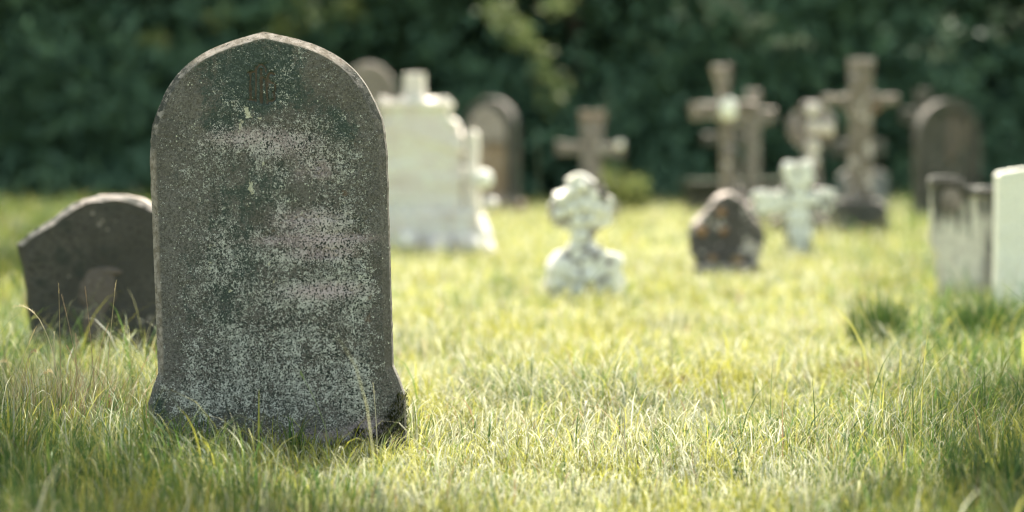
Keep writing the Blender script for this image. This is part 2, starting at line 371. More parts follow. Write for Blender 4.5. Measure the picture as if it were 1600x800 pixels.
# flowering stalks, each a stem with a seed head
def stalk(px, py, top, label, seed, droop=.3, straw=(.46, .38, .22), group=None, r=.0017, head=.05):
    rg = random.Random(seed); b = ground(px, py); s = F / b.y
    dx, dz = (top[0] - px) / s, (py - top[1]) / s
    N = 14; pts = []
    for i in range(N + 1):
        t = i / N; pts.append(Vector((dx * (t ** 1.8), droop * .3 * dz * t * t * rg.uniform(.9, 1.1), dz * (t if droop < .5 else math.sin(t * 1.75) / math.sin(1.75) * (1 - .0 * t)))))
    def tube(P, rr):
        bm = bmesh.new(); rings = []
        for i, p in enumerate(P):
            k = rr[i]; rings.append([bm.verts.new(p + Vector((math.cos(a) * k, math.sin(a) * k, 0))) for a in (0, 2.09, 4.19)])
        for a, c in zip(rings, rings[1:]):
            for j in range(3): bm.faces.new((a[j], a[(j + 1) % 3], c[(j + 1) % 3], c[j]))
        return bm
    def fin(bm, nm, par):
        me = bpy.data.meshes.new(nm); bm.to_mesh(me); bm.free()
        a = me.attributes.new("tint", 'FLOAT_COLOR', 'POINT')
        for d in a.data: d.color = (*straw, 1)
        return link(nm, me, M_DRY, par)
    t = thing("grass_stalk", (b.x, b.y, float(hgt(b.x, b.y))), label, "grass stalk", group)
    fin(tube(pts, [r * (1 - .5 * i / N) for i in range(N + 1)]), "stem", t)
    n = 26; i0 = max(1, int(N * (1 - head / max(dz, .05))));
    x, y, z, th, L = [], [], [], [], []
    for k in range(n):
        u = i0 + (N - i0) * k / n; i = int(u); p = pts[i].lerp(pts[min(N, i + 1)], u - i)
        x.append(p.x); y.append(p.y); z.append(p.z); th.append(rg.uniform(0, 6.28)); L.append(rg.uniform(.006, .014))
    V, q, C = blades(np.array(x), np.array(y), np.array(L), np.full(n, .0022), np.full(n, .4), np.array(th), np.tile(np.array(straw)[None] * 1.15, (n, 1)), z=np.array(z), seg=2)
    link("seed_head", np_mesh("seed_head", V, q, {"tint": np.clip(C, 0, .8)}), M_DRY, t)
    return t
stalk(590, 735, (583, 596), "pale dry seed stalk upright before the right part of the tall headstone", 1, .1, (.55, .50, .36))
stalk(520, 735, (469, 580), "thin green stalk crossing the face of the tall headstone near its middle", 2, .1, (.20, .25, .09), head=.01)
stalk(130, 690, (96, 463), "long thin stalk arching across the low curved headstone", 3, .1, (.30, .22, .14))
stalk(96, 695, (92, 448), "straight thin stalk before the left edge of the low curved headstone", 4, .1, (.34, .27, .15), head=.03)
stalk(150, 692, (133, 452), "straight brownish stalk before the middle of the low curved headstone", 5, .1, (.30, .21, .13), head=.02)
stalk(165, 690, (182, 442), "pale stalk leaning right before the low curved headstone", 6, .1, (.48, .40, .24), head=.03)
stalk(100, 698, (10, 490), "straw seed head arching over to the left edge of the picture", 7, .8, (.52, .44, .28), head=.10)
stalk(85, 690, (80, 528), "drooping pale seed head low in front of the curved headstone", 8, .8, (.55, .48, .33), head=.05)
stalk(120, 700, (118, 530), "stiff reddish stalk among the long grass on the left", 9, .2, (.36, .24, .15), head=.09, r=.0016)
stalk(842, 400, (840, 203), "faint thin stalk before the dark wood right of the round-topped stones", 10, .1, (.3, .3, .2), r=.003)
stalk(1520, 520, (1537, 350), "pale thin stalk bending in front of the streaked pale headstone", 11, .1, (.5, .46, .38), r=.0018, head=.04)
stalk(1322, 720, (1330, 640), "short straw stalk in the grass at lower right", 12, .1, (.55, .48, .33), r=.0013)

rg = random.Random(41)
for i in range(16):
    x = rg.uniform(5, 215); y = rg.uniform(672, 712)
    stalk(x, y, (x + rg.uniform(-60, 50), y - rg.uniform(95, 190)), "thin straw stalk in the loose stand of long grass left of the tall headstone", 100 + i, rg.choice((.1, .1, .8)), rg.choice(((.46, .38, .22), (.34, .25, .15), (.30, .30, .12))), "straw stalks left of the tall headstone", .0013, rg.uniform(.02, .07))

# ------------------------------------------------------------------ the tall headstone
TH, SC = .125, 510.0
def half_width(zpx):
    """half width in photo pixels against height above the foot"""
    low = [(-80, 200), (0, 200), (88, 200), (130, 184.5), (134, 183), (440, 184)]
    top = [(455, 184.5), (474, 184), (510, 180), (546, 169), (581, 150), (609, 126), (630, 95), (645, 58), (654, 26), (660, .6)]
    P = np.array([top[0]] + top + [(661, -14)], float); out = list(low)
    for i in range(1, len(P) - 2):                                # a smooth curve through the arch
        for t in np.linspace(0, 1, 9)[:-1]:
            q = .5 * (2 * P[i] + (P[i + 1] - P[i - 1]) * t + (2 * P[i - 1] - 5 * P[i] + 4 * P[i + 1] - P[i + 2]) * t * t + (3 * P[i] - P[i - 1] - 3 * P[i + 1] + P[i + 2]) * t ** 3)
            out.append((min(q[0], 660), max(q[1], .6)))
    out.append((660.0, .6)); pts = sorted(out, key=lambda p: p[0])
    return np.interp(zpx, [p[0] for p in pts], [p[1] for p in pts])
rows = np.concatenate([np.arange(-60, 80, 4), np.arange(80, 150, 1.5), np.arange(150, 560, 1.7), np.arange(560, 640, 1.2), np.linspace(640, 660, 26)])
NC = 231
uu = np.sin(np.linspace(-1, 1, NC) * 1.35) / math.sin(1.35)
hw = half_width(rows)
hw = hw + np.array([mnoise.noise(Vector((0, r * .03, 4))) * 1.2 + mnoise.noise(Vector((3, r * .12, 4))) * .7 for r in rows]) * (hw > 30)
X = uu[None, :] * hw[:, None]; Z = np.repeat(rows[:, None], NC, 1)
# distance to the outline
ol = np.concatenate([np.stack([-hw, rows], 1), np.stack([hw, rows], 1)[::-1]]); P1, P2 = ol[:-1], ol[1:]
flat = np.stack([X.ravel(), Z.ravel()], 1); D = np.full(len(flat), 1e9)
for a, b in zip(P1, P2):
    ab = b - a; l2 = max(1e-9, ab @ ab); w_ = flat - a
    tt = np.clip((w_ @ ab) / l2, 0, 1); dd = w_ - tt[:, None] * ab; D = np.minimum(D, np.einsum('ij,ij->i', dd, dd))
D = np.sqrt(D).reshape(X.shape)
def pn(s, seed, oct_=3):
    o = 0; amp = 1; tot = 0
    for k in range(oct_): o = o + amp * vnoise(X + 900, Z + 900, s * 2 ** k, seed + k); tot += amp; amp *= .5
    return o / tot - .5
TILT = R(1.85); ca, sa = math.cos(TILT), math.sin(TILT)
def loc(px, py):
    dx, dy = px - 435, 712 - py
    return dx * ca + dy * sa, -dx * sa + dy * ca
def blob(lst):
    o = np.zeros_like(X)
    for px, py, rx, ry, amp in lst:
        lx, lz = loc(px, py); o += amp * np.exp(-(((X - lx) / rx) ** 2 + ((Z - lz) / ry) ** 2))
    return o
pxl = 435 + X * ca - Z * sa; pyl = 712 - (X * sa + Z * ca)          # where each point sits in the photo
dens = .26 + pn(.02, 31) * .25 - .16 * smooth(215, 150, pyl) - .18 * smooth(305, 262, pxl) - .22 * smooth(572, 592, pxl) + .10 * smooth(480, 600, pyl)
dens += blob([(360, 222, 55, 26, .36), (470, 228, 62, 34, .42), (495, 350, 75, 28, .52), (500, 398, 95, 22, .42), (510, 452, 75, 28, .5), (525, 520, 95, 70, .28),
              (400, 600, 140, 60, .26), (565, 615, 55, 45, .42), (335, 400, 36, 60, .26), (545, 280, 42, 60, .22), (420, 500, 90, 60, .12)])
dens *= 1 - .8 * np.clip(blob([(280, 150, 26, 22, 1), (305, 165, 22, 20, .8), (548, 150, 24, 40, .7), (265, 400, 20, 60, .6), (410, 690, 60, 16, .6), (575, 668, 26, 12, 1.1), (596, 600, 14, 14, .4)]), 0, 1)
dens *= .25 + .75 * smooth(6, 13, D)
dens += (vnoise(X * .055 + 300, Z * .007 + 80, 1.0, 41) - .5) * .30
pink = blob([(370, 215, 55, 18, .55), (460, 226, 55, 26, .45), (495, 375, 95, 9, .95), (480, 345, 65, 20, .6), (510, 396, 55, 12, .8), (510, 455, 62, 13, .95), (505, 268, 22, 18, .6), (580, 664, 26, 14, .9), (500, 680, 100, 14, .5), (470, 275, 12, 22, .3)]) * 1.35 + pn(.012, 51) * .3
alg = .10 + pn(.012, 71) * .7 + blob([(410, 128, 80, 62, .85), (345, 200, 60, 26, .5), (400, 305, 75, 60, .32), (540, 205, 26, 38, .75), (400, 420, 60, 65, .30), (325, 480, 60, 60, .18), (330, 640, 80, 40, .34), (420, 540, 100, 60, .12), (570, 350, 40, 30, .2), (250, 640, 12, 40, .6)])
alg -= np.clip(pink, 0, 1) * .45
alg -= blob([(280, 160, 30, 30, .7), (555, 150, 30, 50, .5), (262, 380, 18, 120, .45), (592, 400, 14, 170, .6), (300, 260, 20, 50, .2)])
cream = blob([(388, 172, 5, 9, 1), (393, 183, 7, 7, 1), (381, 192, 4, 5, .9), (378, 202, 3, 8, .9), (410, 187, 8, 5, .75), (395, 296, 6, 17, 1.0), (390, 320, 5, 7, .6), (360, 455, 8, 4, .9), (424, 413, 4, 4, 1), (430, 441, 3, 3, 1.1), (338, 375, 12, 20, .5),
              (330, 410, 8, 24, .45), (421, 75, 5, 9, .5), (432, 88, 5, 6, .5), (470, 150, 10, 20, .35), (414, 257, 4, 4, 1), (425, 538, 4, 4, .8), (378, 569, 4, 3, .9), (500, 428, 5, 3, .7), (283, 213, 12, 2.5, .6)])
rust = blob([(540, 303, 8, 8, .8), (578, 500, 9, 14, .6), (580, 465, 6, 8, .6), (565, 445, 7, 6, .6), (430, 362, 6, 5, .7), (555, 230, 16, 40, .45), (300, 250, 10, 30, .3), (285, 330, 10, 30, .3), (577, 385, 5, 6, .6), (590, 280, 8, 60, .25)]) + pn(.03, 91) * .25
# carving: the worn monogram, worn lines of lettering
carve = np.zeros_like(X)
def stroke(pts, w=2.2, depth=1.0):
    global carve
    d = np.full(X.shape, 1e9)
    L_ = [np.array(loc(*p)) for p in pts]
    for a, b in zip(L_, L_[1:]):
        ab = b - a; l2 = ab @ ab + 1e-9; tt = np.clip(((X - a[0]) * ab[0] + (Z - a[1]) * ab[1]) / l2, 0, 1)
        d = np.minimum(d, np.hypot(X - a[0] - tt * ab[0], Z - a[1] - tt * ab[1]))
    carve = np.maximum(carve, depth * smooth(w + 1.0, w - .8, d))
def arc(cx, cy, rx, ry, a0, a1, n=10):
    return [(cx + rx * math.cos(R(a0 + (a1 - a0) * i / n)), cy - ry * math.sin(R(a0 + (a1 - a0) * i / n))) for i in range(n + 1)]
stroke([(394, 116), (394, 158)], 2.6); stroke([(390, 117), (400, 115)], 1.6); stroke([(390, 158), (399, 159)], 1.6)       # I
stroke([(403, 108), (402, 160)], 2.4); stroke(arc(411, 118, 8, 14, 180, 10), 2.0); stroke([(411, 112), (411, 163)], 2.8)   # h
stroke(arc(411, 135, 9, 12, 90, 0), 1.8); stroke([(420, 128), (420, 164)], 2.6)
stroke(arc(427, 124, 6, 7, 50, 200) + arc(427, 140, 6, 8, 100, -60) + arc(426, 154, 6, 7, 0, -150), 2.3)                  # S
stroke([(404, 103), (419, 103)], 1.3, .5)
def digit(ch, cx, cy, h, w, d):
    if ch == '1': stroke([(cx - w * .25, cy - h * .3), (cx, cy - h * .5), (cx, cy + h * .5)], 1.2, d)
    if ch == '8': stroke(arc(cx, cy - h * .25, w * .4, h * .25, 0, 360, 12), 1.1, d); stroke(arc(cx, cy + h * .25, w * .45, h * .26, 0, 360, 12), 1.1, d)
    if ch == '0': stroke(arc(cx, cy, w * .42, h * .5, 0, 360, 14), 1.1, d)
for ch, cx in zip("1880", (487, 499, 512, 527)): digit(ch, cx, 396, 13, 10, .75)
stroke(arc(500, 268, 5, 7, 0, 360, 12), 1.1, .6); stroke([(510, 261), (510, 275)], 1.1, .6)
rg = random.Random(5)
for (x0, x1, yb, hh, dp) in ((440, 575, 345, 12, .5), (415, 578, 373, 11, .6), (455, 560, 456, 12, .65), (360, 520, 566, 12, .28), (330, 540, 528, 11, .25)):
    x = x0
    while x < x1:                                            # weathered down to single strokes
        w = rg.uniform(5, 9)
        for q in range(rg.choice((1, 1, 2, 2, 3))):
            ax, ay = x + rg.uniform(0, w), yb + rg.uniform(-hh, 0); bx, by = x + rg.uniform(0, w), ay + rg.uniform(.3, .9) * hh
            if rg.random() < .75: stroke([(ax, ay), (bx, min(by, yb))], .9, min(1, dp * rg.uniform(.8, 1.6)))
        x += w + 4
mono = carve * (pyl < 170) * (pyl > 95); rust = rust + .8 * mono * smooth(.6, 1, mono)
alg = alg + blob([(411, 135, 30, 38, .7)])
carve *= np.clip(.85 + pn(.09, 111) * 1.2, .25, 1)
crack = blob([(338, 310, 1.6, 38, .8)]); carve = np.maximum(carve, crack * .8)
rim = smooth(14, 8, D) * (pyl < 640) * (Z > 20)
e_pale = rim * np.clip(smooth(118, 96, pyl) + smooth(228, 250, pyl) * (pxl < 400) * .95, 0, 1) * smooth(600, 560, pyl * (pxl < 400))
e_dark = rim * (.9 - .55 * (pxl > 420)) * np.clip(smooth(90, 112, pyl) * smooth(262, 228, pyl), 0, 1)
CH = 11.0
Yp = np.maximum(0, CH - D) * 1.05
Yp = Yp + (pn(.05, 131) * 2.6 + pn(.012, 151) * 3.5 + pn(.25, 171, 2) * 1.2) * np.clip(D / CH, .25, 1) + carve * 4.2 - np.clip(dens, 0, 1) * .5
Yp += 5 * np.clip(blob([(580, 664, 34, 18, 1), (470, 690, 60, 14, .6)]), 0, 1)          # spalled patches near the foot
Vf = np.stack([X / SC, Yp / SC - TH / 2, Z / SC], -1)
nr = len(rows); ids = np.arange(nr * NC).reshape(nr, NC)
Qf = np.stack([ids[:-1, :-1], ids[:-1, 1:], ids[1:, 1:], ids[1:, :-1]], -1).reshape(-1, 4)
Vs_, Qs_, off = [Vf.reshape(-1, 3)], [Qf], nr * NC
NS = 7
def strip(front_ids, xs):
    global off
    prev = front_ids; yf = Vf.reshape(-1, 3)[front_ids, 1]
    for k in range(1, NS + 1):
        f = k / NS; yy = yf * (1 - f) + (TH / 2) * f
        inset = 6 * max(0, f - .85) / .15
        v = np.stack([(xs - np.sign(xs) * inset) / SC, yy, np.minimum(rows, 660 - inset) / SC], -1)
        cur = np.arange(off, off + nr); Vs_.append(v); off += nr
        q = np.stack([prev[:-1], prev[1:], cur[1:], cur[:-1]], -1) if xs[0] < 0 else np.stack([prev[:-1], cur[:-1], cur[1:], prev[1:]], -1)
        Qs_.append(q); prev = cur
    return prev
bl = strip(ids[:, 0], X[:, 0]); br = strip(ids[:, -1], X[:, -1])
Qs_.append(np.stack([bl[:-1], bl[1:], br[1:], br[:-1]], -1))
VV = np.concatenate(Vs_); QQ = np.concatenate(Qs_)
def full(a, b, c, fill=(0.3, .1, .3)):
    f = np.stack([a, b, c], -1).reshape(-1, 3); return np.clip(np.concatenate([f, np.tile(np.array(fill)[None], (len(VV) - len(f), 1))]), 0, 1.5)
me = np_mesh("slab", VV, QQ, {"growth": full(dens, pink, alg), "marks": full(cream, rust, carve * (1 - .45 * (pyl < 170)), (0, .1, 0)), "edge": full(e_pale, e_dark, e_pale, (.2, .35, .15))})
T1 = thing("headstone", (MAIN.x, MAIN.y, -.0), "tall lichen-covered headstone with a pointed round top and flared foot, in sharp focus", "headstone", rot=(R(-1.0), -TILT, R(-1.5)))
link("slab", me, main_stone_mat(), T1, True)
# moss on its lower right corner
n = 5200; mx = RNG.uniform(.10, .400, n); mz = RNG.uniform(-.02, .20, n)
bound = np.interp(mx, [.10, .2, .25, .33, .37, .40], [.0, .035, .075, .105, .165, .20]) + (vnoise(mx, mz, 40, 5) - .5) * .035
ok = (mz < bound) & (RNG.random(n) < .35 + .9 * vnoise(mx, mz, 60, 8)) | ((mx > .383) & (mz < .19)); mx, mz = mx[ok], mz[ok]; n = len(mx)
my = -TH / 2 - .0 + np.maximum(0, mx - .375) * .9 - .002
side = mx > .39; my = np.where(side, RNG.uniform(-.05, .06, n), my)
MC = np.array([[.020, .026, .010], [.035, .042, .014], [.060, .062, .020], [.09, .085, .03]])[RNG.choice(4, n, p=[.45, .3, .17, .08])]
th = np.where(side, RNG.normal(0, .7, n), RNG.normal(-1.57, .8, n))
V, q, C = blades(mx, my, RNG.uniform(.006, .016, n), RNG.uniform(.002, .0045, n), RNG.uniform(.6, 1.5, n), th, MC, z=mz, seg=2)
mo = link("moss", np_mesh("moss", V, q, {"tint": C}), M_BLADE, T1); mo["label"] = "dark moss on the lower right corner"

# ------------------------------------------------------------------ the other stones
def poly_mesh(name, pts, th, bevel=.012, seg=2, rough=.004, y0=0.0, fine=.05):
    """an outline in x,z pushed back to a slab, edges rounded, worn a little"""
    out = []                                                  # extra points so that the wear shows on long edges
    for (x0, z0), (x1, z1) in zip(pts, pts[1:] + pts[:1]):
        k = max(1, int(math.hypot(x1 - x0, z1 - z0) / fine))
        out += [(x0 + (x1 - x0) * i / k, z0 + (z1 - z0) * i / k) for i in range(k)]
    bm = bmesh.new()
    vs = [bm.verts.new((x, -th / 2 + y0, z)) for x, z in out]
    f = bm.faces.new(vs); bm.normal_update()
    if f.normal.y > 0: f.normal_flip()
    ext = bmesh.ops.extrude_face_region(bm, geom=[f])
    bmesh.ops.translate(bm, verts=[v for v in ext["geom"] if isinstance(v, bmesh.types.BMVert)], vec=(0, th, 0))
    bm.faces.ensure_lookup_table()
    bmesh.ops.recalc_face_normals(bm, faces=bm.faces[:])
    rim = [e for e in bm.edges if len(e.link_faces) == 2 and (len(e.link_faces[0].verts) > 4) != (len(e.link_faces[1].verts) > 4)]
    if bevel: bmesh.ops.bevel(bm, geom=rim, offset=bevel, segments=seg, profile=.6, affect='EDGES')
    sd = random.uniform(0, 99)
    for v in bm.verts:
        c = v.co * 14 + Vector((sd, 0, 0)); v.co += Vector((mnoise.noise(c), mnoise.noise(c + Vector((9, 1, 2))), mnoise.noise(c + Vector((2, 8, 5))))) * rough
    bmesh.ops.triangulate(bm, faces=[f for f in bm.faces if len(f.verts) > 4])
    bmesh.ops.recalc_face_normals(bm, faces=bm.faces[:])
    me = bpy.data.meshes.new(name); bm.to_mesh(me); bm.free(); return me
class Stone:
    """a monument placed by its foot; outlines are given in photo pixels and become metres at its distance"""
    def __init__(s, name, px, py, label, cat, yaw=0, lean=0, roll=0, group=None):
        s.c = ground(px, py); s.px, s.py = px, py; s.k = F / s.c.y
        s.t = thing(name, (s.c.x, s.c.y, float(hgt(s.c.x, s.c.y))), label, cat, group, (R(lean), R(roll), R(yaw)))
    def P(s, pts): return [((x - s.px) / s.k, (s.py - y) / s.k) for x, y in pts]
    def part(s, name, pts, th, m, bevel=.012, rough=.004, y0=0.0, fine=.05, seg=2):
        return link(name, poly_mesh(name, s.P(pts), th, bevel, seg, rough, y0, fine), m, s.t)
    def lumps(s, name, lst, m, seed=1, amp=.25):
        for i, c in enumerate(lst): link(name, lump_mesh(name, [c], seed + i, amp), m, s.t, True)
    def own(s, name, me, m, sm=True): return link(name, me, m, s.t, sm)
def lump_mesh(name, centres, seed=1, amp=.25):
    """weathered lumps as one mesh: (x, y, z, rx, ry, rz)"""
    bm = bmesh.new()
    for i, (x, y, z, a, b, c) in enumerate(centres):
        r = bmesh.ops.create_icosphere(bm, subdivisions=3, radius=1)
        for v in r["verts"]:
            n = 1 + amp * mnoise.noise(v.co * 1.6 + Vector((seed + i * 3, 0, 0))) + amp * .5 * mnoise.noise(v.co * 4 + Vector((seed, i, 0)))
            v.co = Vector((x + v.co.x * a * n, y + v.co.y * b * n, z + v.co.z * c * n))
    me = bpy.data.meshes.new(name); bm.to_mesh(me); bm.free(); return me
def arch(cx, cy, rx, ry, a0=180, a1=0, n=16): return arc(cx, cy, rx, ry, a0, a1, n)

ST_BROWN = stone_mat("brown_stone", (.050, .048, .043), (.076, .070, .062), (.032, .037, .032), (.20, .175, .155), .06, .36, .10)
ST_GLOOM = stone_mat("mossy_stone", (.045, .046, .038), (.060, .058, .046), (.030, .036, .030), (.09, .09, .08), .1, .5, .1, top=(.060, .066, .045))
ST_WORN = stone_mat("worn_stone", (.115, .095, .084), (.135, .112, .098), (.06, .055, .05), (.18, .15, .14), .05, .3, .05, top=None)
ST_STREAKY = stone_mat("streaky_dark_stone", (.085, .08, .078), (.12, .115, .11), (.035, .036, .035), (.30, .28, .265), .25, .45, .2, streak=1, top=None)
ST_PANEL = stone_mat("mauve_panel_stone", (.24, .20, .19), (.30, .26, .25), (.12, .105, .10), (.45, .40, .39), .3, .25, .1, top=None)
ST_ORANGE = stone_mat("rusty_panel_stone", (.23, .16, .11), (.25, .195, .155), (.12, .095, .08), (.42, .36, .34), .2, .25, .5, top=None)
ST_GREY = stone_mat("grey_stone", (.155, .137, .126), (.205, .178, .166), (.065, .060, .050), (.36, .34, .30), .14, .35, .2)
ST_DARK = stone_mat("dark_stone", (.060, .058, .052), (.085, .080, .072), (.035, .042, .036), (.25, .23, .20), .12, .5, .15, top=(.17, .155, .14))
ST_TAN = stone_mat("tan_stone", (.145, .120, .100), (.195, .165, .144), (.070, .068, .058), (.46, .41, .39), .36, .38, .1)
ST_PALE = stone_mat("pale_stone", (.70, .655, .60), (.62, .55, .52), (.40, .22, .205), (.70, .69, .61), .4, .16, .12, top=None, rust=(.50, .34, .22))
ST_WHITE = stone_mat("white_marble", (.77, .755, .69), (.79, .775, .71), (.60, .59, .53), (.78, .77, .70), .5, .05, 0, top=None)
ST_CRUST = stone_mat("white_crust", (.70, .69, .63), (.74, .73, .67), (.40, .38, .35), (.78, .77, .71), .5, .1, 0, top=None)
ST_SPECK = stone_mat("speckled_stone", (.13, .115, .115), (.20, .18, .175), (.055, .05, .053), (.74, .73, .67), .56, .30, .05, spot=24, top=None)
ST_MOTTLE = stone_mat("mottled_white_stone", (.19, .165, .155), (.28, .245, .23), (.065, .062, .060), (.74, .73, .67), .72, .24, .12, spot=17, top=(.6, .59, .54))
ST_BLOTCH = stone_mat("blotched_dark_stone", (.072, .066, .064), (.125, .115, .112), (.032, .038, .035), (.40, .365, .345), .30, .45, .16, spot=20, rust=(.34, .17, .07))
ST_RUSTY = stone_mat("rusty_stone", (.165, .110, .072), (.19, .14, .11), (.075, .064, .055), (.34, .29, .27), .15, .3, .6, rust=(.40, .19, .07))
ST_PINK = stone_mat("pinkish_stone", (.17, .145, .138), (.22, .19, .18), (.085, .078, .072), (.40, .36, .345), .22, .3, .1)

def streaked_mat():
    """white stone whose head and right side are stained dark, in runs"""
    n = NT("streaked_stone"); v = n.obj((1, 1, .16)); tc = n.new("ShaderNodeTexCoord"); sp = n.new("ShaderNodeSeparateXYZ")
    n.L(tc.outputs["Object"], sp.inputs[0])
    st = n.noise(v, 11, 4, .6)
    hgt_ = n.step(n.math('ADD', sp.outputs[2], n.math('MULTIPLY', n.math('SUBTRACT', st, .5), 1.5)), .36, .60)
    sid = n.step(n.math('ADD', sp.outputs[0], n.math('MULTIPLY', n.math('SUBTRACT', st, .5), .35)), -.02, .10)
    c = n.mix(n.step(n.noise(n.obj(), 18, 5), .4, .7), (.56, .545, .48), (.42, .40, .36))
    c = n.mix(n.math('MULTIPLY', sid, .8), c, (.14, .128, .12))
    c = n.mix(n.math('MULTIPLY', hgt_, .95), c, (.036, .037, .034))
    c = n.mix(n.math('MULTIPLY', n.step(n.noise(n.obj(), 40, 4, .6), .56, .66), .55), c, (.36, .345, .31))
    return n.done(n.bsdf(c, .85, .2, n.bump(n.noise(n.obj(), 60, 5, .65), .5, .01)))

# low headstone with a curved top, behind the tall one on the left
s = Stone("headstone", 175, 575, "low brown headstone with a curved shouldered top, half hidden behind the tall stone", "headstone", yaw=3, lean=2, roll=1.2)
pts = [(52, 640), (47, 500), (38, 440), (28, 384)] + [(45, 368), (62, 357), (80, 346), (92, 334)] + [(108, 324), (130, 313), (150, 307), (172, 304), (196, 306), (220, 312), (240, 321), (258, 334)] + [(270, 346), (290, 357), (306, 368), (322, 384)] + [(316, 440), (310, 500), (306, 640)]
s.part("slab", pts, .11, ST_BROWN, bevel=.022, rough=.009, fine=.02, seg=1)
s.own("worn_carving", lump_mesh("worn_carving", [(-.06, -.052, .33, .075, .010, .10), (-.02, -.052, .41, .06, .009, .02), (-.07, -.052, .20, .05, .008, .10)], 4), ST_WORN)

# pale stepped monument with a cross on its top
s = Stone("stepped_monument", 662, 398, "tall pale monument with stepped sides and a block cross top, right behind the tall headstone", "monument", yaw=-4)
s.part("body", [(580, 405), (582, 222), (598, 196), (598, 158), (703, 158), (703, 184), (712, 190), (724, 214), (726, 405)], .34, ST_PALE, bevel=.03, rough=.045, fine=.03)
for x0 in (562, 728): s.part("pinnacle", [(x0, 405), (x0, 300), (x0 + 2, 214), (x0 + 8, 206), (x0 + 14, 206), (x0 + 20, 214), (x0 + 22, 300), (x0 + 26 if x0 > 600 else x0 + 22, 405)], .28, ST_PALE, bevel=.02, rough=.015, fine=.03)
s.part("cross_top", [(632, 168), (633, 118), (664, 118), (665, 168)], .16, ST_PALE, bevel=.02, rough=.008)
s.part("plinth", [(543, 430), (547, 360), (566, 330), (748, 330), (756, 350), (768, 384), (772, 430)], .52, ST_PALE, bevel=.05, rough=.045, fine=.03)
s.part("moulding", [(594, 172), (594, 164), (707, 164), (707, 172)], .40, ST_PALE, bevel=.012, rough=.006)
s.own("stone_ball", lump_mesh("stone_ball", [(97 / s.k, -.22, 115 / s.k, .085, .085, .085)], 3, .06), ST_CRUST)
s.own("stone_ball", lump_mesh("stone_ball", [(108 / s.k, -.26, 78 / s.k, .07, .07, .06)], 8, .08), ST_PALE)
s.lumps("footing_stone", [(-20 / s.k, -.34, 20 / s.k, .10, .09, .09), (30 / s.k, -.36, 12 / s.k, .12, .1, .1), (75 / s.k, -.32, 14 / s.k, .12, .1, .09)], ST_PALE, 5, .3)

s = Stone("headstone", 578, 352, "grey round-topped headstone showing between the tall headstone and the pale monument", "headstone", yaw=3)
s.part("slab", [(530, 372), (531, 160)] + arch(577, 160, 46, 62) + [(623, 160), (624, 372)], .24, ST_PINK, bevel=.03, rough=.012)

s = Stone("headstone", 772, 332, "round-topped headstone with a rusty brown lower face, right of the pale monument", "headstone", yaw=-13)
s.part("slab", [(726, 355), (727, 205)] + arch(768, 205, 41, 52) + [(809, 205), (810, 355)], .34, ST_DARK, bevel=.03, rough=.012)
s.part("arched_panel", [(735, 222), (735, 206)] + arch(765, 206, 30, 40) + [(795, 206), (795, 222)], .05, ST_PANEL, bevel=.012, rough=.006, y0=-.185)
s.part("lower_panel", [(735, 328), (735, 226), (795, 226), (795, 328)], .05, ST_ORANGE, bevel=.012, rough=.006, y0=-.185)
s.part("plinth", [(716, 355), (717, 314), (822, 314), (823, 355)], .5, ST_RUSTY, bevel=.03, rough=.015)

# white lumpy cross on a rough block, and the cross behind it
s = Stone("rustic_cross_monument", 913, 468, "squat white lichen-crusted stone cross on a rough block in the middle of the lawn", "monument", yaw=4)
s.part("block", [(856, 490), (855, 420), (862, 404), (874, 390), (888, 385), (940, 384), (946, 394), (967, 397), (970, 408), (971, 490)], .34, ST_MOTTLE, bevel=.035, rough=.035, fine=.03)
s.part("cross", [(882, 405), (889, 378), (890, 362), (872, 352), (862, 346), (859, 320), (866, 302), (884, 296), (888, 280), (898, 274), (918, 275), (928, 284), (930, 298), (948, 303), (957, 318), (954, 344), (938, 354), (928, 364), (929, 378), (938, 405)], .2, ST_MOTTLE, bevel=.03, rough=.03, fine=.025)
s.own("crust", lump_mesh("crust", [((lx - 913) / s.k, -.105, (468 - ly) / s.k, r_ / s.k, .035, r_ / s.k) for lx, ly, r_ in ((874, 312, 9), (888, 300, 8), (906, 290, 9), (872, 332, 9), (890, 325, 11), (912, 320, 10), (932, 326, 9), (946, 330, 6), (900, 345, 10), (921, 344, 8), (906, 368, 10), (918, 386, 8))], 2, .45), ST_CRUST)
s.own("dark_spot", lump_mesh("dark_spot", [((939 - 913) / s.k, -.10, (468 - 300) / s.k, 7 / s.k, .03, 10 / s.k)], 3, .3), ST_DARK)  # lump in dark stone colour at the upper right of the cross
s.own("rust_spot", lump_mesh("rust_spot", [((947 - 913) / s.k, -.175, (468 - 410) / s.k, 5 / s.k, .02, 10 / s.k)], 3, .3), ST_RUSTY)
s.own("crust", lump_mesh("crust", [((lx - 913) / s.k, -.17, (468 - ly) / s.k, r_ / s.k, .03, r_ / s.k * 1.1) for lx, ly, r_ in ((876, 418, 17), (868, 440, 10), (892, 428, 10), (917, 430, 12), (950, 440, 10), (948, 418, 8), (902, 452, 9), (932, 455, 8))], 9, .3), ST_CRUST)

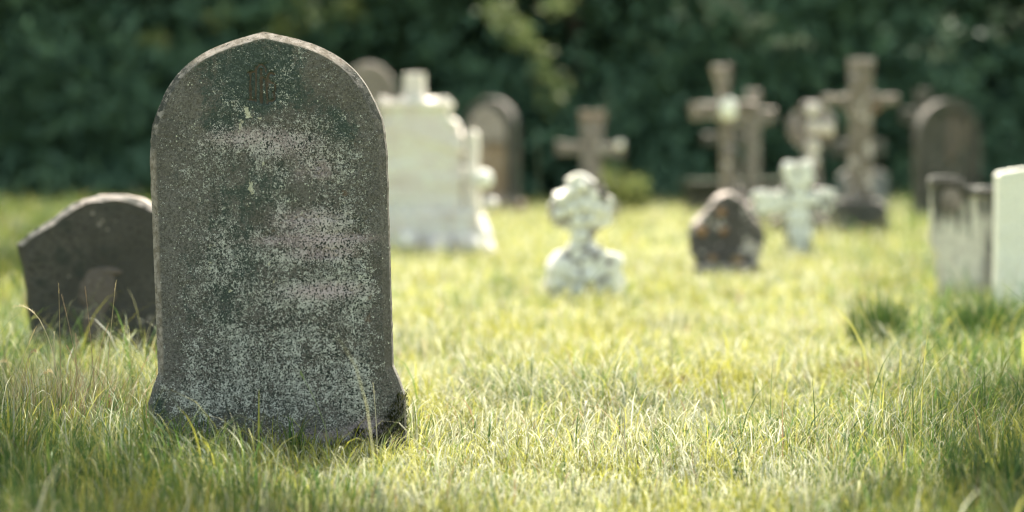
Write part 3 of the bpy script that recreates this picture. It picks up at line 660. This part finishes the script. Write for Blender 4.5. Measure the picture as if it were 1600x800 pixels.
s = Stone("cross_monument", 922, 345, "reddish grey stone cross rising from behind the squat white crusted cross", "cross", yaw=-6, roll=2)
s.part("shaft", [(905, 350), (907, 250), (902, 180), (939, 180), (935, 250), (939, 350)], .26, ST_PINK, bevel=.03, rough=.015)
s.part("arms", [(866, 247), (866, 226), (906, 229), (936, 229), (970, 224), (970, 247), (936, 244), (906, 244)], .2, ST_GREY, bevel=.02, rough=.012)
s.part("stained_top", [(901, 190), (901, 178), (940, 178), (940, 190)], .28, ST_RUSTY, bevel=.02, rough=.008)
s.part("plinth", [(880, 365), (882, 322), (962, 322), (964, 365)], .5, ST_GREY, bevel=.03, rough=.02)
s.own("lichen_boss", lump_mesh("lichen_boss", [(44 / s.k, -.14, (345 - 228) / s.k, .05, .03, .05)], 3, .1), ST_WHITE)

# small dark headstone
s = Stone("headstone", 1137, 430, "small dark headstone with a humped top and rusty lichen spots", "headstone", yaw=3, roll=-1)
s.part("slab", [(1092, 450), (1088, 412), (1080, 390), (1077, 368), (1083, 354), (1094, 342), (1106, 328), (1116, 315), (1130, 304), (1142, 304), (1156, 312), (1168, 326), (1180, 342), (1190, 354), (1195, 372), (1191, 390), (1184, 412), (1180, 450)], .20, ST_BLOTCH, bevel=.03, rough=.02, fine=.025)
s.lumps("rust_lichen", [((x - 1137) / s.k, -.115, (430 - y) / s.k, r_ / s.k, .012, r_ / s.k) for x, y, r_ in ((1125, 332, 7), (1094, 361, 8), (1128, 362, 6), (1150, 410, 9), (1110, 405, 6))], stone_mat("rust_lichen", (.24, .125, .055), (.27, .17, .10), (.2, .1, .05), (.5, .4, .3), .2, .2, .1), 6, .35)
s.part("kerb", [(1085, 450), (1085, 418), (1186, 416), (1186, 450)], .34, ST_GREY, bevel=.03, rough=.03, fine=.03)

# small white cross
s = Stone("small_cross", 1249, 402, "small leaning white stone cross with speckled arms", "cross", yaw=-3, roll=-2)
s.part("cross", [(1232, 425), (1228, 345), (1229, 341), (1186, 338), (1179, 322), (1182, 302), (1226, 303), (1228, 298), (1225, 268), (1230, 258), (1270, 258), (1276, 268), (1273, 300), (1306, 304), (1312, 320), (1306, 340), (1272, 342), (1272, 350), (1264, 425)], .15, ST_SPECK, bevel=.025, rough=.016, fine=.025)
s.own("lichen_crust", lump_mesh("lichen_crust", [((x - 1249) / s.k, -.075, (402 - y) / s.k, r_ / s.k, .022, r_ / s.k) for x, y, r_ in ((1186, 310, 9), (1197, 326, 10), (1214, 326, 9), (1216, 309, 8), (1237, 268, 11), (1262, 268, 11), (1240, 288, 9), (1262, 285, 12), (1193, 312, 11), (1210, 318, 9), (1190, 330, 8), (1226, 322, 9), (1250, 318, 16), (1250, 345, 17), (1249, 370, 16), (1248, 392, 13), (1272, 318, 9), (1290, 312, 4), (1299, 314, 4), (1296, 332, 5), (1284, 330, 4), (1226, 308, 6), (1207, 332, 5), (1200, 306, 6), (1252, 300, 7))], 7, .35), ST_CRUST)

# three crosses standing close together on the left of the group
s = Stone("cross_monument", 1146, 362, "tall leaning stone cross with a white boss at its crossing", "cross", yaw=5, roll=-2.6)
rot = lambda pts: pts
s.part("cross", rot([(1126, 370), (1131, 300), (1134, 200), (1132, 182), (1088, 183), (1086, 158), (1132, 157), (1134, 148), (1123, 100), (1152, 100), (1147, 148), (1149, 157), (1188, 158), (1187, 182), (1150, 182), (1150, 200), (1157, 300), (1164, 370)]), .24, ST_TAN, bevel=.03, rough=.012)
s.own("boss", lump_mesh("boss", [((1143 - 1146) / s.k, -.13, (362 - 168) / s.k, .10, .05, .12)], 3, .1), ST_WHITE)
s.lumps("lichen_patch", [((1142 - 1146) / s.k, -.13, (362 - 235) / s.k, .07, .03, .07), ((1150 - 1146) / s.k, -.14, (362 - 300) / s.k, .08, .03, .06)], ST_PINK, 5, .2)
s.part("plinth", [(1108, 385), (1110, 318), (1182, 318), (1184, 385)], .5, ST_GREY, bevel=.03, rough=.02)
s = Stone("cross_monument", 1172, 348, "grey stone cross close behind the leaning cross, right arm showing", "cross", yaw=-6, roll=1)
s.part("cross", [(1160, 365), (1162, 198), (1130, 197), (1130, 178), (1162, 176), (1162, 142), (1184, 142), (1184, 170), (1207, 170), (1208, 190), (1184, 198), (1188, 365)], .26, ST_GREY, bevel=.03, rough=.015)
s.part("plinth", [(1135, 372), (1136, 312), (1210, 312), (1212, 372)], .5, ST_DARK, bevel=.03, rough=.02)
s = Stone("cross_monument", 1136, 335, "lower grey cross whose left arm sticks out behind the leaning cross", "cross", yaw=3)
s.part("cross", [(1126, 350), (1128, 228), (1099, 227), (1099, 211), (1128, 210), (1128, 182), (1148, 182), (1148, 210), (1178, 211), (1178, 227), (1148, 228), (1150, 350)], .24, ST_DARK, bevel=.03, rough=.015)
s = Stone("table_tomb", 1090, 332, "low dark box tomb behind the foot of the leaning cross", "tomb", yaw=4)
s.part("chest", [(1075, 345), (1075, 290), (1225, 288), (1225, 345)], .8, ST_GLOOM, bevel=.03, rough=.015)
s.part("lid", [(1069, 289), (1069, 281), (1231, 279), (1231, 287)], .95, ST_GLOOM, bevel=.03, rough=.015)

# wheel-headed cross
s = Stone("wheel_cross", 1263, 360, "slender wheel-headed cross with pale lichen spots behind the small white cross", "cross", yaw=-5, roll=1)
s.part("cross", [(1244, 370), (1252, 230), (1250, 214), (1228, 210), (1228, 182), (1252, 184), (1248, 162), (1254, 157), (1274, 157), (1280, 162), (1276, 184), (1300, 180), (1302, 210), (1276, 212), (1278, 230), (1286, 370)], .20, ST_PINK, bevel=.025, rough=.012)
bm = bmesh.new()
rr, rt = 31 / s.k, .042
ring = []
for i in range(40):
    a = i / 40 * 6.2832; ring.append([bm.verts.new(((rr + q[0]) * math.cos(a), q[1], (rr + q[0]) * math.sin(a))) for q in ((-rt, -.07), (rt, -.07), (rt, .07), (-rt, .07))])
for i in range(40):
    a, b = ring[i], ring[(i + 1) % 40]
    for j in range(4): bm.faces.new((a[j], a[(j + 1) % 4], b[(j + 1) % 4], b[j]))
bmesh.ops.recalc_face_normals(bm, faces=bm.faces[:])
me = bpy.data.meshes.new("ring"); bm.to_mesh(me); bm.free()
ro = link("ring", me, ST_TAN, s.t); ro.location = (1 / s.k, 0, (360 - 196) / s.k)
s.lumps("lichen_patch", [((x - 1263) / s.k, -.11, (360 - y) / s.k, .075, .025, .08) for x, y in ((1266, 168), (1267, 197), (1267, 226), (1266, 250), (1288, 198))], ST_PALE, 5, .25)
s.part("plinth", [(1230, 380), (1232, 325), (1296, 325), (1298, 380)], .45, ST_DARK, bevel=.03, rough=.02)

# the tallest cross on the right
s = Stone("cross_monument", 1343, 364, "tallest stone cross with thin bracketed arms on a dark block base", "cross", yaw=-4)
s.part("cross", [(1322, 345), (1326, 240), (1327, 186), (1323, 176), (1310, 168), (1284, 162), (1284, 150), (1322, 150), (1326, 140), (1326, 96), (1362, 96), (1362, 140), (1364, 150), (1401, 150), (1401, 162), (1378, 168), (1365, 176), (1361, 186), (1361, 240), (1366, 345)], .26, ST_TAN, bevel=.025, rough=.012)
s.part("lit_top", [(1325, 106), (1325, 94), (1363, 94), (1363, 106)], .30, ST_PINK, bevel=.02, rough=.008)  # paler piece standing in for the sunlit top of the shaft
s.lumps("lichen_patch", [((x - 1343) / s.k, -.135, (364 - y) / s.k, r_, .025, r_ * 1.1) for x, y, r_ in ((1333, 125, .05), (1330, 138, .035), (1358, 150, .04), (1356, 248, .03), (1326, 286, .035))], ST_PINK, 5, .3)
s.own("rust_spot", lump_mesh("rust_spot", [((1367 - 1343) / s.k, -.13, (364 - 169) / s.k, .055, .02, .055)], 5, .2), ST_RUSTY)
s.part("base_block", [(1298, 385), (1300, 322), (1314, 314), (1372, 314), (1384, 324), (1386, 385)], .62, ST_DARK, bevel=.04, rough=.03, fine=.04)
s.part("kerb", [(1200, 385), (1202, 346), (1222, 340), (1298, 338), (1300, 385)], .3, ST_DARK, bevel=.03, rough=.03, y0=-.1)

s = Stone("cross_monument", 1340, 333, "faint grey cross directly behind the shaft of the tallest cross", "cross", yaw=3)
s.part("cross", [(1326, 345), (1328, 246), (1299, 245), (1299, 221), (1328, 220), (1328, 190), (1352, 190), (1352, 220), (1380, 221), (1380, 245), (1352, 246), (1354, 345)], .22, ST_DARK, bevel=.03, rough=.012)
s = Stone("headstone", 1347, 328, "pale blue-grey square headstone behind the tallest cross", "headstone", yaw=-3)
s.part("slab", [(1309, 345), (1310, 276), (1322, 268), (1374, 268), (1386, 276), (1387, 345)], .2, stone_mat("blue_grey_stone", (.15, .155, .165), (.18, .185, .19), (.10, .10, .105), (.3, .3, .3), .2, .2, 0), bevel=.03, rough=.012)

s = Stone("cross_monument", 1440, 326, "faint grey cross at the wood's edge left of the dark round-topped stone", "cross", yaw=6)
s.part("cross", [(1428, 345), (1430, 192), (1407, 191), (1407, 170), (1430, 169), (1430, 140), (1450, 140), (1450, 169), (1468, 170), (1468, 191), (1450, 192), (1453, 345)], .22, ST_DARK, bevel=.03, rough=.012)
s = Stone("headstone", 1480, 340, "dark round-topped headstone with a paler rim behind the streaked stone on the right", "headstone", yaw=4)
s.part("slab", [(1427, 360), (1428, 215)] + arch(1478, 215, 50, 60) + [(1528, 215), (1529, 360)], .32, ST_DARK, bevel=.03, rough=.012)
inner = arch(1478, 218, 40, 48); outer = arch(1478, 216, 50, 61)
s.part("rim", [(1428, 300)] + outer + [(1528, 300), (1518, 300)] + inner[::-1] + [(1438, 300)], .06, ST_DARK, bevel=.01, rough=.006, y0=-.18)
s.lumps("rust_streak", [((1482 - 1480) / s.k, -.16, (340 - 215) / s.k, .06, .015, .34), ((1500 - 1480) / s.k, -.16, (340 - 205) / s.k, .05, .012, .2)], ST_WORN, 6, .4)

s = Stone("headstone", 1530, 470, "pale dark-stained headstone with a scrolled top, left of the white slab", "headstone", yaw=-2)
s.part("slab", [(1466, 500), (1463, 400), (1456, 388), (1453, 380), (1452, 300), (1449, 290), (1450, 280), (1458, 275), (1490, 275), (1500, 280), (1506, 288), (1514, 292), (1546, 292), (1554, 288), (1560, 280), (1570, 275), (1602, 275), (1610, 280), (1611, 290), (1608, 300), (1607, 380), (1604, 388), (1597, 400), (1594, 500)], .13, streaked_mat(), bevel=.014, rough=.006, fine=.03)
s.part("moulding", [(1450, 291), (1450, 281), (1492, 281), (1503, 290), (1514, 297), (1546, 297), (1558, 290), (1568, 281), (1610, 281), (1610, 291), (1570, 290), (1560, 299), (1548, 306), (1512, 306), (1501, 299), (1490, 290)], .05, ST_DARK, bevel=.006, rough=.003, y0=-.075)
s.part("scroll", [(1468, 320)] + arch(1484, 312, 15, 18) + [(1499, 320), (1484, 334)], .04, ST_GREY, bevel=.01, rough=.006, y0=-.068)

s = Stone("headstone", 1622, 492, "plain white upright slab cut off by the right edge of the picture", "headstone", yaw=6, roll=.3)
s.part("slab", [(1551, 520), (1552, 268), (1556, 263)] + [(1580, 259), (1605, 256), (1630, 254), (1655, 256), (1684, 262), (1692, 267), (1693, 520)], .10, ST_WHITE, bevel=.008, rough=.002)

# ------------------------------------------------------------------ trees and the wood
def leaf_cloud(blobs, n, size, shell=.55, seed=0, flat=.5, scat=.18):
    """leaf faces through the volume of a set of ellipsoids, thicker towards their skins, in small sprays"""
    rg_ = np.random.default_rng(seed); B = np.array(blobs, dtype=float)
    vol = (B[:, 3] * B[:, 4] * B[:, 5]) ** (2 / 3); k = rg_.choice(len(B), n, p=vol / vol.sum())
    sp = max(1, n // 7)                                             # sprays of about seven leaves
    d = rg_.normal(0, 1, (sp, 3)); d /= np.linalg.norm(d, axis=1)[:, None]
    r_ = rg_.random(sp) ** shell; kk = rg_.choice(len(B), sp, p=vol / vol.sum())
    c = B[kk, :3] + d * r_[:, None] * B[kk, 3:6] * (1 + scat * rg_.normal(0, 1, (sp, 1)))
    who = rg_.integers(0, sp, n)
    p = c[who] + rg_.normal(0, 1, (n, 3)) * size * np.array([1.3, 1.3, .8])
    nrm = rg_.normal(0, 1, (n, 3)) + np.array([0, 0, flat]); nrm /= np.linalg.norm(nrm, axis=1)[:, None]
    a = np.cross(nrm, rg_.normal(0, 1, (n, 3))); a /= np.linalg.norm(a, axis=1)[:, None] + 1e-9; b = np.cross(nrm, a)
    s_ = size * rg_.uniform(.55, 1.25, (n, 1))
    V = np.stack([p - a * s_, p + b * s_ * .42 + nrm * s_ * .08, p + a * s_, p - b * s_ * .42 + nrm * s_ * .08], 1).reshape(-1, 3)
    q = np.arange(n * 4).reshape(-1, 4)
    t = np.repeat(rg_.random(n), 4)[:, None] * np.ones((1, 3))
    return V, q, t
def foliage(name, blobs, n, size, m, parent=None, seed=0, shell=.55):
    V, q, t = leaf_cloud(blobs, n, size, shell, seed); return link(name, np_mesh(name, V, q, {"tint": t}), m, parent)
def limb(bm, pts, radii, sides=8):
    rings = []
    for i, p in enumerate(pts):
        d = (Vector(pts[min(i + 1, len(pts) - 1)]) - Vector(pts[max(i - 1, 0)])).normalized()
        u = d.cross(Vector((.3, 1, .2))).normalized(); w = d.cross(u)
        rings.append([bm.verts.new(Vector(p) + (u * math.cos(a) + w * math.sin(a)) * radii[i]) for a in [6.2832 * j / sides for j in range(sides)]])
    for a, b in zip(rings, rings[1:]):
        for j in range(sides): bm.faces.new((a[j], a[(j + 1) % sides], b[(j + 1) % sides], b[j]))
def trunk_mesh(name, limbs):
    bm = bmesh.new()
    for pts, rad in limbs: limb(bm, pts, rad)
    me = bpy.data.meshes.new(name); bm.to_mesh(me); bm.free(); return me

# the dark wood beyond the graves: one mass
rg = random.Random(12); wb = []
for i in range(46):                                                     # front skirts
    x = -17 + i * .76 + rg.uniform(-.4, .4); h = rg.uniform(1.0, 2.2)
    wb.append((x, 49.6 + rg.uniform(-.7, .9), h * .75, rg.uniform(.8, 1.4), rg.uniform(.8, 1.2), h))
for i in range(60):                                                     # hanging crowns
    wb.append((rg.uniform(-17, 17), 50.6 + rg.uniform(-.9, 1.6), rg.uniform(2.4, 6.5), rg.uniform(1.2, 2.2), rg.uniform(1, 1.8), rg.uniform(.9, 1.7)))
for i in range(34):                                                     # ragged bushes along the foot
    wb.append((rg.uniform(-14, 14), rg.uniform(46.6, 48.8), rg.uniform(.1, .4), rg.uniform(.3, .7), .4, rg.uniform(.25, .6)))
V1 = leaf_cloud(wb, 115000, .15, .4, 3, scat=.6)
back = [(rg.uniform(-19, 19), rg.uniform(53, 58), rg.uniform(1, 11), 3.0, 2.0, 2.6) for i in range(70)]
V2 = leaf_cloud(back, 60000, .34, .7, 4)
hi = [(rg.uniform(-19, 19), rg.uniform(51.5, 57), rg.uniform(7, 13), 2.6, 2.0, 2.2) for i in range(50)]
V3 = leaf_cloud(hi, 40000, .30, .6, 5)
low = [(rg.uniform(-21, 21), rg.uniform(53.5, 57), rg.uniform(.2, 2.6), 2.2, 1.2, 1.2) for i in range(70)]
V4 = leaf_cloud(low, 45000, .3, .8, 6)
deep = [(-24 + i * 2.1 + rg.uniform(-.5, .5), rg.uniform(59, 63), z + rg.uniform(-.6, .6), 2.6, 2.0, 2.0) for i in range(24) for z in (1, 3.6, 6.2, 8.8, 11.4, 14)]
V5 = leaf_cloud(deep, 60000, .5, .8, 8)
V, q, t = merge([V1, V2, V3, V4, V5])
tag(link("woodland", np_mesh("woodland", V, q, {"tint": t}), M_LEAF), "dark shaded wood closing off the churchyard behind the graves", "woodland", kind="stuff")

def tree(name, base, limbs, crown, n, size, m, label, cat="tree", seed=1, shell=.6):
    t = thing(name, base, label, cat); b = Vector(base)
    rel = lambda p: tuple(Vector(p) - b)
    link("trunk", trunk_mesh("trunk", [([rel(p) for p in pts], rad) for pts, rad in limbs]), M_BARK, t, True)
    foliage("crown", [(*rel(c[:3]), *c[3:]) for c in crown], n, size, m, t, seed, shell)
    return t
def along(pxs, Y, r):
    return [(*at_depth(x, y, Y), r * a, r * a, r * b) for x, y, a, b in pxs]
b = at_depth(905, 330, 52.5); b.z = 0
tree("broadleaf_tree", b, [([b, b + Vector((.1, 0, 1.6)), b + Vector((-.1, -.6, 3.0)), b + Vector((-.6, -3.5, 4.1))], [.16, .13, .06, .012]), ([b + Vector((-.1, -.6, 3.0)), b + Vector((.2, 0, 6))], [.1, .05])],
     along([(770, 8, 1, .6), (795, 35, 1, .7), (815, 60, .9, .6), (838, 90, .8, .7), (858, 125, .7, .9), (868, 160, .6, .9), (868, 12, .6, .4)], 44.3, .30) + [(b.x + .2, b.y, 6, 1.6, 1.4, 1.3)], 2300, .085, M_LEAF2,
     "tree with sunlit boughs drooping into the top middle above the squat white cross", seed=21)
M_LEAF4 = leaf_mat('yellow_leaf', (.115, .150, .040), (.14, .165, .045), .5)
b = at_depth(967, 328, 40.5); b.z = 0
tree("shrub", b, [([b, b + Vector((0, 0, .25)), b + Vector((.05, 0, .5))], [.03, .02, .01])], [(b.x, b.y, .30, .34, .3, .32), (b.x + .22, b.y, .2, .3, .3, .25), (b.x - .2, b.y, .34, .22, .25, .28)], 1000, .05, M_LEAF4,
     "small bright yellow-green shrub at the wood's edge right of the squat white cross", "shrub", seed=22)
b = at_depth(1215, 330, 53); b.z = 0
tree("broadleaf_tree", b, [([b, b + Vector((0, 0, 2)), b + Vector((-.2, -1, 3.4)), b + Vector((-.3, -4, 4))], [.2, .16, .06, .012])],
     along([(1165, 22, 1, .7), (1185, 55, .8, .6), (1120, 15, .9, .6), (1060, 25, .5, .4), (1030, 75, .6, .7), (1240, 55, .7, .5), (980, 60, .6, .5), (955, 165, .45, .7)], 45.2, .40) + [(b.x, b.y, 6, 1.6, 1.4, 1.3)], 650, .09, M_LEAF3,
     "grey-green tree with faint boughs above the leaning cross at the top right", seed=23)
b = at_depth(1500, 330, 53); b.z = 0
tree("broadleaf_tree", b, [([b, b + Vector((0, 0, 2)), b + Vector((-.2, -1, 3.4)), b + Vector((-.3, -3.5, 4))], [.2, .16, .06, .012])],
     along([(1475, 75, .9, .9), (1490, 40, .7, .6), (1440, 60, .5, .5), (1560, 30, .8, .6)], 45.6, .40) + [(b.x, b.y, 6, 1.6, 1.4, 1.3)], 500, .09, M_LEAF3,
     "dim grey-green tree behind the round-topped stone at the far right", seed=24)
b = at_depth(300, 330, 53); b.z = 0
tree("broadleaf_tree", b, [([b, b + Vector((0, 0, 2)), b + Vector((.2, -1, 3.4)), b + Vector((.8, -3.5, 4))], [.2, .16, .06, .012])],
     along([(480, 20, 1, .6), (540, 15, 1, .5), (430, 50, .6, .6), (250, 60, .6, .6), (340, 30, .7, .5)], 45.6, .40) + [(b.x, b.y, 6, 1.6, 1.4, 1.3)], 1300, .09, M_LEAF2,
     "dim tree with a few lit leaves above the tall headstone's top", seed=25)

# unseen trees put outside the picture, crowns shaped to shade its corners and edges
def shade_tree(name, bx, by, spots, n, label, seed):
    """crown patches that hang at the places between the sun and the shaded grass"""
    cr = []
    for gx_, gy_, hz_, r_ in spots:
        t = hz_ / SUN.z; cr.append((gx_ + SUN.x * t, gy_ + SUN.y * t, hz_, r_, r_, r_ * .55))
    base = Vector((bx, by, 0)); top = Vector((bx, by, 4.2)); lm = [([base, Vector((bx, by, 2)), top, Vector((bx * 1.05, by + .3, 6.5))], [.19, .15, .12, .05])]
    for c in cr: lm.append(([Vector((bx, by, 3.2)), (Vector((bx, by, 4)) + Vector(c[:3])) / 2 + Vector((0, 0, .3)), Vector(c[:3])], [.08, .05, .02]))
    t = thing(name, base, label, "tree"); loc_ = lambda c: (c[0] - bx, c[1] - by, *c[2:])
    link("trunk", trunk_mesh("trunk", [([p - base for p in pts], rad) for pts, rad in lm]), M_BARK, t, True)
    own = [(bx, by, 6.2, 1.5, 1.5, 1.2), (bx * 1.25, by + .5, 5.2, 1.4, 1.4, 1.0)]
    V, q, tt = merge([leaf_cloud([loc_(c) for c in cr], n, .07, .5, seed), leaf_cloud([loc_(c) for c in own], 5000, .1, .6, seed + 1)])
    link("crown", np_mesh("crown", V, q, {"tint": tt}), M_LEAF, t)
    return t
shade_tree("unseen_shade_tree", -3.9, 11.4, [(-1.2, 7.25, 4.8, .42), (-.78, 7.0, 5.0, .34), (-1.62, 8.0, 4.7, .48), (-2.0, 9.5, 4.9, .5), (-1.55, 8.95, 5.1, .26), (-2.4, 7.6, 4.7, .8), (-.35, 6.9, 5.1, .25), (-1.0, 6.55, 4.9, .4), (-.55, 6.35, 5, .35)], 9000, "unseen tree added outside the left edge to shade the bottom left grass", 31)
shade_tree("unseen_shade_tree", 4.2, 11.8, [(1.38, 7.35, 4.8, .42), (1.78, 8.3, 4.8, .48), (1.62, 9.2, 4.9, .30), (2.05, 9.9, 4.9, .48), (2.4, 7.4, 4.9, .8), (1.05, 7.0, 5.0, .22), (1.3, 6.6, 4.9, .35)], 7500, "unseen tree added outside the right edge to shade the bottom right grass", 32)
shade_tree("unseen_shade_tree", -7.5, 24, [(-3.9, 20, 5.2, 1.0), (-4.3, 23, 5.2, 1.0), (-5.0, 21, 5.0, 1.2), (-5.2, 27, 5.4, 1.3), (-6.2, 32, 5.5, 1.6), (-7.4, 38, 5.5, 1.7), (-3.5, 18, 5.0, .7), (-3.7, 21.5, 5, .7)], 48000, "unseen tree outside the left edge, crown shaped to shade the far left lawn", 33)
